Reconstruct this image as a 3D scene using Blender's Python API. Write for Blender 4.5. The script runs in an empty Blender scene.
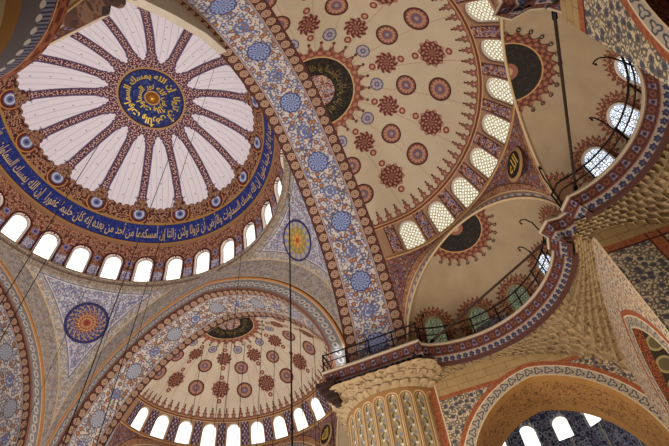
import bpy, math, random
import numpy as np
from mathutils import Vector, Matrix
random.seed(4); rng = np.random.default_rng(4)
SC = bpy.context.scene; COL = SC.collection
PI = math.pi; RAD = math.radians

# ---------------------------------------------------------------- camera, world, light, exposure
CAM = (18.7378, -11.1677, 0.0)            # eye height: the floor lies at z = -1.6
YAW, PITCH, ROLL, FPX = -0.3049, 0.9038, 0.1307, 485.35
def make_camera():
    f = Vector((math.sin(YAW)*math.cos(PITCH), math.cos(YAW)*math.cos(PITCH), math.sin(PITCH)))
    r = Vector((math.cos(YAW), -math.sin(YAW), 0)); d = -r.cross(f)
    c, s = math.cos(ROLL), math.sin(ROLL)
    rx = c*r + s*d; dy = -s*r + c*d
    cd = bpy.data.cameras.new('camera'); o = bpy.data.objects.new('camera', cd); COL.objects.link(o)
    cd.sensor_width = 36; cd.lens = 36*FPX/669; cd.clip_start = .05; cd.clip_end = 300
    m = Matrix((rx, -dy, -f)).transposed().to_4x4(); m.translation = Vector(CAM)
    o.matrix_world = m; SC.camera = o
make_camera()
SC.view_settings.view_transform = 'Standard'; SC.view_settings.look = 'None'
SC.view_settings.gamma = 1; SC.view_settings.use_curve_mapping = False
SC.view_settings.exposure = 0.0
SC.cycles.use_denoising = True
SC.cycles.max_bounces = 5; SC.cycles.diffuse_bounces = 4
W = bpy.data.worlds.new('world'); SC.world = W; W.use_nodes = True
W.node_tree.nodes['Background'].inputs[0].default_value = (.95, .9, .86, 1)
W.node_tree.nodes['Background'].inputs[1].default_value = .25
def lamp(name, kind, loc, energy, col, size=1., target=None, spot=None):
    l = bpy.data.lights.new(name, kind); l.energy = energy; l.color = col
    if kind == 'AREA': l.size = size; l.shape = 'DISK'
    else: l.shadow_soft_size = size
    if spot: l.spot_size = RAD(spot); l.spot_blend = .6
    o = bpy.data.objects.new(name, l); COL.objects.link(o); o.location = loc
    if target is not None:
        o.rotation_euler = (Vector(target)-Vector(loc)).to_track_quat('-Z', 'Y').to_euler()
    return o
LAMPK = 1.0
lamp('lamp_ring_light', 'AREA', (0, 0, 3.2), 5400*LAMPK, (1, .945, .95), 9, (0, 0, 30))
lamp('lamp_ring_light', 'AREA', (17, 0, 3.0), 1150*LAMPK, (1, .87, .75), 6, (20, 1, 22))
lamp('lamp_ring_light', 'AREA', (20.5, 4.5, 2.0), 420*LAMPK, (1, .78, .56), 3, (21.5, 8.5, 13))
lamp('lamp_ring_light', 'AREA', (0, 17, 3.0), 1500*LAMPK, (1, .90, .80), 6, (0, 19, 24))
lamp('lamp_ring_light', 'AREA', (12.6, 4.2, 2.0), 420*LAMPK, (1, .86, .7), 2.5, (13.3, 10, 13))

# ---------------------------------------------------------------- node expressions
T = None
def lin(c):
    if isinstance(c, str): c = tuple(int(c[i:i+2], 16) for i in (0, 2, 4))
    return tuple(((v/255)/12.92 if v/255 <= .04045 else ((v/255+.055)/1.055)**2.4) for v in c) + (1,)
class X:
    def __init__(s, k): s.k = k
    def __add__(a, b): return mth('ADD', a, b)
    __radd__ = __add__
    def __sub__(a, b): return mth('SUBTRACT', a, b)
    def __rsub__(a, b): return mth('SUBTRACT', b, a)
    def __mul__(a, b): return mth('MULTIPLY', a, b)
    __rmul__ = __mul__
    def __truediv__(a, b): return mth('DIVIDE', a, b)
    def __rtruediv__(a, b): return mth('DIVIDE', b, a)
    def __neg__(a): return mth('MULTIPLY', a, -1.)
def put(sock, v):
    if isinstance(v, X): T.links.new(v.k, sock)
    elif isinstance(v, str) or (isinstance(v, tuple) and len(v) == 3 and max(v) > 1): sock.default_value = lin(v)
    else: sock.default_value = v
def mth(op, a, b=None, c=None):
    n = T.nodes.new('ShaderNodeMath'); n.operation = op
    for i, v in enumerate((a, b, c)):
        if v is not None: put(n.inputs[i], v)
    return X(n.outputs[0])
def lt(a, b): return mth('LESS_THAN', a, b)
def gt(a, b): return mth('GREATER_THAN', a, b)
def ab(a): return mth('ABSOLUTE', a)
def mn(a, b): return mth('MINIMUM', a, b)
def mx(a, b): return mth('MAXIMUM', a, b)
def sq(a): return mth('SQRT', a)
def sn(a): return mth('SINE', a)
def cs(a): return mth('COSINE', a)
def fl(a): return mth('FLOOR', a)
def at2(a, b): return mth('ARCTAN2', a, b)
def hyp(a, b): return sq(a*a + b*b)
def rep(a, p): return a - fl(a/p + .5)*p          # centred repeat
def idx(a, p): return fl(a/p + .5)
def AND(*a):
    r = a[0]
    for b in a[1:]: r = r*b
    return r
def between(x, a, b): return gt(x, a)*lt(x, b)
def vec(x, y, z=0.):
    n = T.nodes.new('ShaderNodeCombineXYZ')
    for i, v in enumerate((x, y, z)): put(n.inputs[i], v)
    return X(n.outputs[0])
def mix(f, a, b):
    n = T.nodes.new('ShaderNodeMix'); n.data_type = 'RGBA'
    put(n.inputs[0], f); put(n.inputs[6], a); put(n.inputs[7], b); return X(n.outputs[2])
def noise(v, s, det=2.):
    n = T.nodes.new('ShaderNodeTexNoise'); put(n.inputs['Vector'], v); n.inputs['Scale'].default_value = s
    n.inputs['Detail'].default_value = det; return X(n.outputs[0])
def vor(v, s, rnd=1.):
    n = T.nodes.new('ShaderNodeTexVoronoi'); n.voronoi_dimensions = '2D'; put(n.inputs['Vector'], v); n.inputs['Scale'].default_value = s
    n.inputs['Randomness'].default_value = rnd
    sp = T.nodes.new('ShaderNodeSeparateColor'); T.links.new(n.outputs['Color'], sp.inputs[0])
    return X(n.outputs['Distance']), X(sp.outputs[0]), X(sp.outputs[1])
def uv(name='UVMap'):
    n = T.nodes.new('ShaderNodeUVMap'); n.uv_map = name
    s = T.nodes.new('ShaderNodeSeparateXYZ'); T.links.new(n.outputs[0], s.inputs[0])
    return X(s.outputs[0]), X(s.outputs[1])
def objpos():
    n = T.nodes.new('ShaderNodeTexCoord'); return X(n.outputs['Object'])
MATS = {}
def material(name, fn, rough=.75, metal=0., wear=.12, bump=0.):
    """fn builds and returns a colour expression; a little grime from 3-D noise goes over everything"""
    global T
    if name in MATS: return MATS[name]
    m = bpy.data.materials.new(name); m.use_nodes = True; T = m.node_tree
    b = T.nodes['Principled BSDF']; b.inputs['Roughness'].default_value = rough; b.inputs['Metallic'].default_value = metal
    b.inputs['Specular IOR Level'].default_value = .25
    c = fn()
    if wear:
        n = noise(objpos(), 1.3, 5.); c = mix((1. - n)*wear*1.6, c, '5a4a3c')
    put(b.inputs['Base Color'], c)
    if bump:
        bn = T.nodes.new('ShaderNodeBump'); bn.inputs['Strength'].default_value = bump; bn.inputs['Distance'].default_value = .03
        put(bn.inputs['Height'], noise(objpos(), 9., 4.)); T.links.new(bn.outputs[0], b.inputs['Normal'])
    MATS[name] = m; return m
def plain(name, col, rough=.7, metal=0., wear=.1, bump=0.):
    return material(name, lambda: mix(0., col, col), rough, metal, wear, bump)
def arab(u, v, s, ground, cols, vine, big=.34, off=0.):
    """painted arabesque: curling vines, small leaves and larger blossoms on a ground colour"""
    p = vec(u+off, v, off)
    n = noise(p, s*.9, 1.)
    c = mix(lt(ab(n-.5), .03), ground, vine)
    d2, r2, q2 = vor(p, s*2.1)
    c = mix(lt(d2, .25), c, mix(gt(r2, .66), mix(gt(r2, .3), vine, cols[0]), cols[1]))
    d, r, q = vor(p, s, .8)
    bl = mix(gt(r, .52), cols[0], cols[1])
    c = mix(lt(d, big+.05), c, vine); c = mix(lt(d, big-.02), c, bl)
    return mix(lt(d, big*.45), c, mix(gt(r, .52), cols[2], ground))
def roundel_col(r, ph, R, c_rim, c_body, c_pet, c_mid, n=10.):
    """colour of a painted roundel of radius R"""
    c = mix(lt(r, R*.86), c_rim, c_body)
    c = mix(AND(lt(ab(r - R*.60), R*.17*(ab(cs(ph*n*.5))*1. + .15))), c, c_pet)
    c = mix(lt(r, R*.36), c, c_mid)
    c = mix(lt(r, R*.17), c, c_pet)
    return c

RUST = '8a4a38'; DRUST = '4e2018'; CREAM = 'd9c7a8'; BLUE = '23306e'; LBLUE = '7484ad'; WHITE = 'd6cfc6'
R0 = 11.77; OFF_RIB = 14.8
def m_gore():
    az, el = uv(); w0 = rep(az-OFF_RIB, 22.5)
    ce = cs(el*(PI/180)); x = w0*(PI/180*R0)*ce; ax = ab(x)
    g = rep(az-OFF_RIB-11.25, 22.5)*(PI/180*R0)*ce               # from the middle of the white gore
    ym = (el-38.6)*(PI/180*R0); yt = (72.6-el)*(PI/180*R0)
    white = mix(lt(ab(rep(g+.16, .52)), .011), 'efe8ee', '968e94')
    dots = AND(lt(ab(rep(g, 1.1)), .05), lt(ab(rep(ym+.4, 1.5)), .05)); white = mix(dots, white, '7a6f74')
    w = .29 + .62*mx(0., 1.-ym/1.05)*mx(0., 1.-ym/1.05) + .16*mx(0., 1.-yt/.6)
    cusp = .12*ab(sn(ym*7.5))*lt(ym, 1.3) + .12*ab(sn(yt*8.))*lt(yt, .9)
    w = w + cusp
    ring = lt(ym, .12+.22*ab(sn(x*4.2))); ringt = lt(yt, .05+.10*ab(sn(x*9.)))
    inside = mx(lt(ax, w), mx(ring, ringt)); edge = AND(lt(ax, w+.075), 1.-inside)
    d, r, q = vor(vec(x, ym), 6.4); lace = mix(lt(d, .37), '5c2a34', 'bf978e'); lace = mix(lt(d, .17), lace, 'ecdcd4')
    lace = mix(AND(lt(ax, w), gt(ax, w-.09)), lace, '54405c')
    d, r, q = vor(vec(x+az*.01, ym), 3.2); rg = mix(lt(ab(d-.42), .08), '441a18', 'a87a5a'); rg = mix(lt(d, .2), rg, 'c09a7c'); lace = mix(lt(ym, 1.0), lace, rg)
    c = mix(inside, white, lace); return mix(edge, c, '6a5a78')
def m_ring():
    az, el = uv(); ce = cs(el*(PI/180)); x = rep(az-OFF_RIB, 22.5)*(PI/180*R0)*ce; y = (el-36.6)*(PI/180*R0)
    p = vec(az*.165, y); n = noise(p, 3.2, 1.5)
    c = mix(lt(ab(n-.5), .045), '441a18', 'b08060'); d, r, q = vor(p, 3.6); c = mix(lt(d, .24), c, '9a5a40'); c = mix(lt(d, .12), c, 'dcc4a8')
    c = mix(lt(el, 33.15), c, 'b08448')
    rr = hyp(x, y); ph = at2(y, x)
    c = mix(lt(rr, .95+.09*cs(ph*8.)), c, '5a2018'); c = mix(lt(ab(rr-.80), .05), c, 'c58b52')
    c = mix(lt(rr, .52), c, '6d78a8'); c = mix(lt(ab(rr-.36), .07), c, 'c9cddc'); return mix(lt(rr, .14), c, '39406e')
def m_blue():
    az, el = uv(); y = (el-22.7)*(PI/180*R0); x = az*.19
    n = noise(vec(x*1., y*1.), 2.8, 2.); c = mix(lt(ab(n-.5), .018), '1c2a72', '3e4f96')
    c = mix(lt(el, 23.3), c, 'a87f4a'); c = mix(between(el, 23.3, 23.6), c, '3a1a18'); c = mix(gt(el, 32.0), c, 'a87f4a')
    return mix(between(el, 31.7, 32.0), c, '32304a')
def m_drum():
    az, el = uv(); u = az*(PI/180*R0); v = el*(PI/180*R0)
    w = rep(az-2.9907*180/PI, 360/28.)
    low = lt(v, 1.75)*gt(ab(w), 3.6)
    a = arab(u, v, 3.0, '5a221a', ('a06048', 'a9826c', 'd9b894'), 'b98765', .30)
    b = arab(u, v, 3.6, '8c83a4', ('5b6297', 'd4cfd6', '5d2a3a'), 'd9d4dc', .32)
    c = mix(low, a, b)
    ww = ab(w)*(PI/180*R0)*.97; t = v-2.55
    ed = mx(ww-.70, mx(0., hyp(ww, mx(t, 0.))-.70)*1.)
    fr = lt(mx(ww*lt(t, 0.), hyp(ww, t)*gt(t, 0.)), .92); c = mix(fr, c, '4a1714')
    fr2 = lt(mx(ww*lt(t, 0.), hyp(ww, t)*gt(t, 0.)), .75); c = mix(fr2, c, 'cbb8ae')
    rr = hyp(mx(0., 0.)+rep(az-2.9907*180/PI-180/28., 360/28.)*(PI/180*R0), v-2.55)
    c = mix(lt(rr, .27), c, '8b86b4'); c = mix(lt(rr, .13), c, '4a3a62')
    c = mix(gt(v, 4.35), c, '9c7350'); return c
def m_medal(): # polar uv: (angle, radius)
    ph, r = uv()
    c = mix(gt(r, 2.84), '1f2b63', 'b58d62'); c = mix(between(r, 2.72, 2.84), c, '2a1a2a')
    n = noise(vec(cs(ph)*r, sn(ph)*r), 1.9, 2.); c = mix(AND(lt(r, 2.72), lt(ab(n-.5), .02)), c, '46548c')
    c = mix(lt(r, .60), c, '7a4a22'); c = mix(lt(ab(r-.62), .06), c, 'c9995a')
    return mix(lt(r, .42), c, mix(gt(sn(ph*12.), 0.), 'd08a3c', '8a4a20'))
def m_semi(name, off):
    R = 10.45
    def f():
        az, el = uv(); az = az-off; k = PI/180*R; ce = cs(el*(PI/180))
        base = mix(lt(ab(rep(az-4., 18. if name == 'A' else 9.)*k*ce), .02), 'c2b296' if name == 'A' else 'd6c6ae', 'a08a6a')
        base = mix(mth('MULTIPLY', noise(vec(az*.05, el*.05), 2.), .5), base, 'a8967a')
        K = idx(az, 18.); odd = gt(ab(rep(K, 2.)), .5); x = rep(az, 18.)*k*ce
        c = base
        # discs on the odd meridians, lobed bosses with drops on the even ones
        for e, rc in ((49.3, .70), (60.6, .62)):
            y = (el-e)*k; r = hyp(x, y); ph = at2(y, x)
            c = mix(AND(odd, lt(r, rc)), c, roundel_col(r, ph, rc, '3e1614', '7c4334', 'a87e68', '5f5a74', 14.))
        for e, rc in ((50.2, .76), (65.6, .62)):
            y = (el-e)*k; r = hyp(x, y); ph = at2(y, x); rl = r/(1.+.10*cs(ph*10.))
            c = mix(AND(1.-odd, lt(rl, rc)), c, mix(gt(sn(ph*10.+r*6.)*sn(r*15.), .2), '5c221c', 'a07460'))
            yy = ab(y)-rc-.27; d2 = hyp(x, yy)
            c = mix(AND(1.-odd, lt(d2, .21)), c, mix(lt(d2, .10), '7c3a30', 'b98c74'))
        y = (el-70.3)*k; x2 = rep(az-9., 18.)*k*ce*1.; r = hyp(rep(az, 18.)*k*ce, y)
        c = mix(AND(odd, lt(r, .40)), c, roundel_col(r, at2(y, x), .40, '4f4a5c', '7a7488', 'a59a96', '57507a', 8.))
        # palmette fringe
        z = (el-36.2)*k; xa = ab(rep(az, 4.367))*k*.80; hh = 1.-z/.86; wv = .27*sq(mx(hh, 0.)) + .05*sn(z*20.)*lt(z, .7)-.04
        m = AND(gt(z, 0.), lt(z, .86), mx(lt(xa, wv), lt(z, .10))); c = mix(m, c, '4e241c'); c = mix(AND(m, lt(xa, wv-.05), lt(z, .7)), c, '8a5444'); c = mix(lt(hyp(xa, z-.27), .06), c, 'b09080')
        c = mix(lt(hyp(xa, z-.86), .07), c, '4e241c')
        return c
    return f
def m_band(off, B=0):
    R = 10.45
    def f():
        az, el = uv(); az = az-off; k = PI/180*R; u = az*k*.88; v = (el-23.)*k
        w = rep(az, 13.1)*k*.88; aw = ab(w)
        c = arab(u, v, 3.4, '54241e', ('8a5448', '6a709a', 'c9b09c'), 'b08a74', .34) if not B else mix(gt(sn(u*21.)*sn(v*13.), .25), mix(gt(sn(u*11.+1.)*cs(v*20.), .2), '3a1c26', '6a3a34'), mix(gt(sn(u*42.), .2), '8088b0', 'b0a0a4'))
        c = mix(lt(aw, .74), c, '7b4e3a'); c = mix(between(aw, .73, .78), c, '2d1410'); c = mix(lt(aw, .68), c, '96745a')
        c = mix(AND(lt(v, .24)), c, '93683f'); c = mix(gt(v, 2.2), c, '6a3628'); c = mix(between(v, 2.14, 2.2), c, 'c7a070'); return c
    return f
def m_crown(): # semidome crown medallion
    ph, r = uv(); sp = ab(rep(ph, 2*PI/30.))*(30./PI)
    n = noise(vec(cs(ph)*r, sn(ph)*r), 2.6, 2.)
    c = mix(lt(ab(n-.5), .02), '0c0908', '3a2e1c')
    c = mix(lt(r, 1.02), c, arab(cs(ph)*r, sn(ph)*r, 3.2, '6a3a30', ('a07060', '7f8098', 'c9b29a'), 'bfa088', .32))
    c = mix(gt(r, 2.18), c, 'c2a070')
    c = mix(gt(r, 2.26), c, mix(gt(sn(ph*30.)*cs(r*14.), .1), '7c4434', 'a67058'))
    return mix(gt(r, 2.62), c, mix(gt(sn(ph*30.)*cs(r*14.), .1), '6c3a2e', '9a6450'))
def m_crown_small():
    ph, r = uv()
    c = mix(lt(ab(noise(vec(cs(ph)*r, sn(ph)*r), 3., 2.)-.5), .02), '0c0908', '2a2018')
    c = mix(lt(r, .42), c, '8a5a44'); c = mix(lt(r, .2), c, 'b59072'); c = mix(gt(r, 1.45), c, 'b98c5c')
    return mix(gt(r, 1.52), c, mix(gt(sn(ph*26.)*cs(r*16.), .1), '5c2e20', '8f5a42'))
def m_soffit(tone=0):
    s, v = uv(); Wd = 3.64
    c = arab(s, v, 2.3, 'c6bdb2', ('8f5a44', '6b759a', 'b98a4e'), '55566e', .30) if tone == 0 else arab(s, v, 2.1, 'c9bfb2', ('8a5644', '7d8296', 'b58a5c'), '6d6258', .32)
    x = rep(s, 4.05); y = v-Wd/2; r = hyp(x, y); ph = at2(y, x); rl = r/(1.+.05*cs(ph*12.))
    c = mix(lt(rl, .62), c, mix(gt(sn(ph*12.)*sn(r*18.), -.1), '46568a' if tone == 0 else '74798c', '8e9aba' if tone == 0 else 'a9a9ac'))
    c = mix(lt(ab(rl-.62), .04), c, '3a4470' if tone == 0 else '5a5a68')
    x2 = rep(s+2.02, 4.05); r2 = hyp(x2, y)
    c = mix(lt(ab(r2-.34), .06), c, '5f6e9a'); c = mix(lt(r2, .18), c, '5f6e9a')
    e = mn(v, Wd-v)                                   # distance from either edge
    xb = rep(s, .62); rb = hyp(xb*1.05, e-.38)
    b = mix(gt(sn(s*23.)*sn(e*19.), .3), '46201c', '6c4236')
    b = mix(lt(rb, .25), b, 'b59a7e'); b = mix(lt(rb, .20), b, '8c6650'); b = mix(lt(rb, .15), b, 'a88870'); b = mix(lt(rb, .06), b, '6b3a2a')
    b = mix(lt(e, .09), b, '48201a'); b = mix(between(e, .66, .74), b, 'a88c74')
    c = mix(lt(e, .74), c, b); return mix(between(e, .74, .80), c, '7d8098')
def m_face():
    s, v = uv()
    c = arab(s, v, 2.9, 'bdb3a6', ('8e90a4', 'b09a84', 'b07a52'), '968e80', .30)
    x = rep(s, .60); sc = hyp(x, v-.52)
    a = mix(lt(ab(sc-.17-.04*sn(at2(v-.52, x)*2.+1.)), .055), '8a8580', 'cfc6ba'); a = mix(lt(sc, .07), a, '6d7284')
    c = mix(lt(v, .92), c, a); c = mix(lt(v, .16), c, '8e5a48')
    c = mix(between(v, .92, 1.0), c, 'd9c3a2'); c = mix(between(v, 1.0, 1.14), c, 'b8763c'); c = mix(between(v, 1.14, 1.22), c, '5b3426'); c = mix(between(v, 1.22, 1.32), c, 'd2bc98')
    return c
def m_pend():
    u, v = uv(); e, e2 = uv('Edge')                  # e: metres from the arches, e2: metres below the ring
    f = arab(u, v, 2.5, 'c2bec2', ('858aa8', '94878c', 'b8926a'), '6c6f8c', .32)
    g = arab(u, v, 2.8, 'c2b7a6', ('96887e', '8f90a0', 'b5946e'), '938a7e', .32)
    m = mn(e, e2+.1)
    c = mix(gt(m, .74), g, f); c = mix(between(m, .70, .76), c, 'd8cfc2'); c = mix(between(m, .62, .70), c, '6f6a86')
    c = mix(lt(e, .10), c, 'c2a985'); c = mix(lt(e2, .12), c, '9a7f62'); return c
def m_pround(kind):
    def f():
        ph, r = uv()
        if kind == 'blue':
            c = mix(lt(ab(sn(ph*9.+r*5.)*sn(r*9.+cs(ph*18.))), .30), '3a4478', 'b08a66'); c = mix(lt(r, .80), c, mix(lt(ab(sn(ph*8.-r*6.)*cs(r*13.)), .32), '8c4a30', 'c09468'))
            c = mix(lt(r, .22), c, '8a2f20')
        else:
            c = mix(gt(sn(ph*11.+cs(r*8.)*2.)*sn(r*10.), .1), '8d8050', 'b39a52'); c = mix(gt(r, 1.05), c, mix(gt(sn(ph*14.), 0.), '7f83a8', 'b59f72')); c = mix(lt(r, .55), c, mix(gt(sn(ph*6.), 0.), 'c07838', 'c9a04c'))
            c = mix(lt(r, .2), c, 'a04e2c')
        c = mix(gt(r, 1.44), c, '2b2a5c'); return c
    return f
def m_cornring():
    s, v = uv(); c = arab(s, v, 4., '9c8f80', ('8a7460', 'b5a58c', 'b07c50'), '6a5848', .26)
    c = mix(between(v, .10, .17), c, '7a4630'); c = mix(between(v, .17, .26), c, 'c59a66'); c = mix(between(v, .62, .68), c, '6a4030'); return c
def m_cornice():   # (s metres along, v metres down the profile)
    s, v = uv()
    c = mix(gt(noise(vec(s, v), 9.), .52), '3a1814', '54281e')
    xs = rep(s, .60); q = AND(lt(ab(xs)-(v-.3)*.2, .10), between(v, .13, .40)); c = mix(q, c, '6f6474'); c = mix(lt(hyp(xs, v-.27), .075), c, '241a30')
    x3 = rep(s-.30, .60); c = mix(lt(ab(hyp(x3, v-.26)-.09), .022), c, '70402f')
    c = mix(lt(v, .05), c, '7a5a4a')
    x2 = rep(s, .30); y2 = v-.70; pet = hyp(x2*1.1, y2-.03)/(1.+.16*cs(at2(y2, x2)*5.))
    t = mix(lt(pet, .128), '8c8278', '25253f'); t = mix(lt(hyp(x2, y2-.05), .03), t, '4c4e70')
    c = mix(gt(v, .54), c, t); c = mix(between(v, .50, .545), c, '7c4a3a'); return mix(gt(v, .84), c, '4a2a24')
def m_muq():
    u, v = uv(); n = noise(vec(u*2., v*2.), 2.2, 3.)
    c = mix(n, '8c7450', 'b8a27c')
    n2 = noise(vec(u, v), 7., 3.); return mix(gt(n2, .58), c, '75603e')
def m_exedra():
    U, V = uv(); R = 5.72; k = PI/180*R
    base = mix(noise(vec(U*1.2, V*.04), 2., 4.), 'b09b7c', '988262')
    x = rep(U, 1.)*2.35; y = (V-18.5)*k; r = hyp(x, mx(y, 0.)*1. + 0.) ; rr = mx(hyp(x, mx(y-.30, 0.)), 0.)
    ph = at2(y-.30, x); sp = ab(rep(ph, PI/11.))*(22./PI)
    rr = mth('ADD', hyp(x, y-.15), 0.)
    ph = at2(y-.15, x); tip = ab(rep(ph, 2*PI/26.))*(26./PI)
    m = lt(rr, 1.22-.24*tip); c = mix(m, base, '6a3a28'); d, q, w = vor(vec(x, y), 7.); c = mix(AND(m, lt(d, .30), lt(rr, 1.04)), c, 'a87a5c')
    c = mix(AND(lt(rr, .72), m), c, '8a6444')
    return c
def m_spandrel():
    u, v = uv(); e, e2 = uv('Edge')
    c = arab(u, v, 3.8, '7c4a34', ('9a6a4c', 'a87c58', '6f6c86'), 'b08662', .3)
    c = mix(gt(e, 1.25), c, arab(u, v, 3.4, '84503e', ('6a6e8a', 'a8907c', '7c4030'), '5a2e28', .30)); c = mix(between(e, 1.16, 1.25), c, '4e2a22'); c = mix(lt(e, .62), c, 'b09270'); x = rep(u, .3)
    c = mix(between(e, .10, .36), c, mix(lt(hyp(x, e-.23), .09), '6f6e7c', 'c0ae92'))
    c = mix(lt(e, .06), c, '7a4a34'); c = mix(between(e, .40, .46), c, '6a3a2a'); c = mix(between(e, .55, .62), c, 'd0b78c'); return c
def m_flute():
    U, z = uv()     # U: flute index, z: metres
    x = rep(U, 1.); ax = ab(x); top = 13.55; h = mx(z-(top-.34), 0.); ar = hyp(x*.68, h)/.68
    c = mix(gt(ar, .36), 'a8946c', 'cdb486')
    c = mix(between(ar, .33, .40), c, '8a5c34')
    wv = sn(z*7.5+U*0.)*.17; c = mix(AND(lt(ab(x-wv), .055), lt(ar, .33)), c, '4e5138')
    wd = sn(z*7.5+.9)*.17; c = mix(AND(lt(ab(x+wd), .10), gt(sn(z*15.), .3), lt(ar, .32)), c, '7f8290')
    c = mix(AND(lt(hyp(x-.12*cs(z*7.5), rep(z, .42)*1.4), .10), lt(ar, .32)), c, 'd9d2c0')
    c = mix(gt(ar, .47), c, 'a37a48'); lo = mix(lt(ab(rep(hyp(x*.6, rep(z-6.2, .8)), .13)), .018), 'b5a27c', '7c6440'); return mix(lt(z, 7.2), c, lo)
def m_lowring():
    s, v = uv()
    c = mix(gt(sn(s*17.+noise(vec(s, v), 5.)*9.)*sn(v*26.), .1), 'a65f38', '6a2c1c'); c = mix(lt(v, .03), c, 'a58a70'); c = mix(between(v, .30, .325), c, 'd2b79a')
    x = rep(s, .215); t = mix(gt(sn(s*90.), -.2), '2c2e46', '787c92')
    c = mix(between(v, .36, .58), c, t); c = mix(lt(hyp(x, v-.60), .065), c, 'cfc8bc'); c = mix(AND(between(v, .58, 1.03), gt(hyp(x, v-.60), .065)), c, '625c5e'); c = mix(gt(v, 1.03), c, '8a6026'); return mix(gt(v, 1.35), c, 'a89470')
def m_aisle(kind):
    def f():
        t, z = uv(); e, e2 = uv('Edge')              # e: metres outside the arch opening, e2: metres from the upright corner
        st = mix(noise(vec(t, z), 2.4, 4.), '94794e', 'b89c6c'); st = mix(mx(lt(ab(rep(z, .42)), .012), lt(ab(rep(t+.5*idx(z+.21, .42), 1.)), .012)), st, '7a5c38')
        fl_ = arab(t, z, 3.8, 'c9b896', ('55545a', '6c6250', '45434c'), '6a6460', .38)
        red = mix(gt(noise(vec(t, z), 8., 2.), .5), '8e4c30', 'a0603c')
        c = mix(0., fl_, fl_)
        if kind == 'low':
            c = mix(gt(z, 12.9), c, red); c = mix(gt(z, 13.12), c, st); c = mix(lt(e2, .34), c, red); c = mix(between(e2, .34, .40), c, CREAM)
        elif kind == 'side':
            fine = arab(t, z, 4.4, 'b8a88c', ('7c6a68', '8e5a44', '5f5c62'), 'd0c0a4', .34)
            c = mix(lt(e2, 1.3), fine, fine)
            c = mix(lt(e2, .08), c, 'c9b48c')
        else:
            c = mix(lt(e2, 1.5), fl_, fl_); fr = mx(between(e2, 1.5, 2.0), gt(z, 12.72)); c = mix(fr, c, red); c = mix(mx(between(e2, 1.5, 1.56), mx(between(e2, 1.94, 2.), between(z, 12.72, 12.8))), c, '4a2018')
            c = mix(gt(z, 13.1), c, st)
        c = mix(between(e, .52, .74), c, red)
        aa = uv('Arc')[0]; rr = hyp(rep(aa, .42), e-.27); sc = mix(lt(ab(rr-.13+.05*sn(at2(e-.27, rep(aa, .42))*3.+1.)), .035), 'aca08c', '4a4c56')
        c = mix(lt(e, .52), c, sc); c = mix(between(e, .46, .52), c, CREAM); c = mix(lt(e, .06), c, 'c9b48c'); return c
    return f
def m_stone_soffit():
    u, v = uv(); c = mix(noise(vec(u, v), 1.6, 5.), 'b98a4c', '8f6432'); n = noise(vec(u, v), 3.4, 2.)
    return mix(AND(lt(ab(n-.5), .025), between(v, .5, 2.8)), c, '6a4626')
def m_side_soffit():
    u, v = uv(); b = arab(u, v, 8., '7e3a22', ('5a2818', 'a06034', 'b98044'), '4a2014', .3)
    x = rep(u, .85); r = hyp(x, rep(v-1.5, .9)); c = mix(lt(ab(r-.28), .05), '2a241c', '9a8a5c'); c = mix(lt(r, .22), c, '5c553a')
    return mix(lt(v, .32), c, b)
def m_bluetile():
    u, v = uv(); c = arab(u, v, 2.6, '2e3550', ('4a557c', '7d879e', '8a5a48'), '8a90a2', .32)
    c = mix(lt(ab(rep(u, 1.85)), .05), c, 'a8a498'); return c
def m_floor():
    u, v = uv(); x = rep(u, 1.2); y = rep(v, 2.); c = mix(mx(gt(ab(x), .55), gt(ab(y), .93)), '8e2f26', '2c3350'); return mix(lt(hyp(x, y*.7), .3), c, 'b58a50')
def m_plaster(): 
    return mix(noise(objpos(), .8, 4.), 'c9b79a', 'b09c80')

def pane_material(name, strength, c_hi, c_lo, kind):
    global T
    m = bpy.data.materials.new(name); m.use_nodes = True; T = m.node_tree
    b = T.nodes['Principled BSDF']; u, v = uv()
    if kind == 'hex':
        d, r, q = vor(vec(u, v), 4.0, .15); f = lt(ab(d-.40), .12); f2 = AND(f, 1.)
        c = mix(f, c_hi, c_lo)
    elif kind == 'bars':
        f = mx(lt(ab(rep(u, .38)), .022), lt(ab(rep(v, .42)), .022)); d, r, q = vor(vec(u, v), 4., .3); f = mx(f, AND(lt(ab(d-.34), .05), gt(v, .9)))
        c = mix(f*.55, c_hi, c_lo)
    else:
        d, r, q = vor(vec(u, v), 4.4, .25); f = lt(ab(d-.37), .075); c = mix(f, c_hi, c_lo); c = mix(AND(lt(d, .18), gt(r, .4)), c, kind)
    b.inputs['Base Color'].default_value = (.05, .05, .05, 1); b.inputs['Roughness'].default_value = .3
    put(b.inputs['Emission Color'], c); b.inputs['Emission Strength'].default_value = strength
    MATS[name] = m; return m

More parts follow.
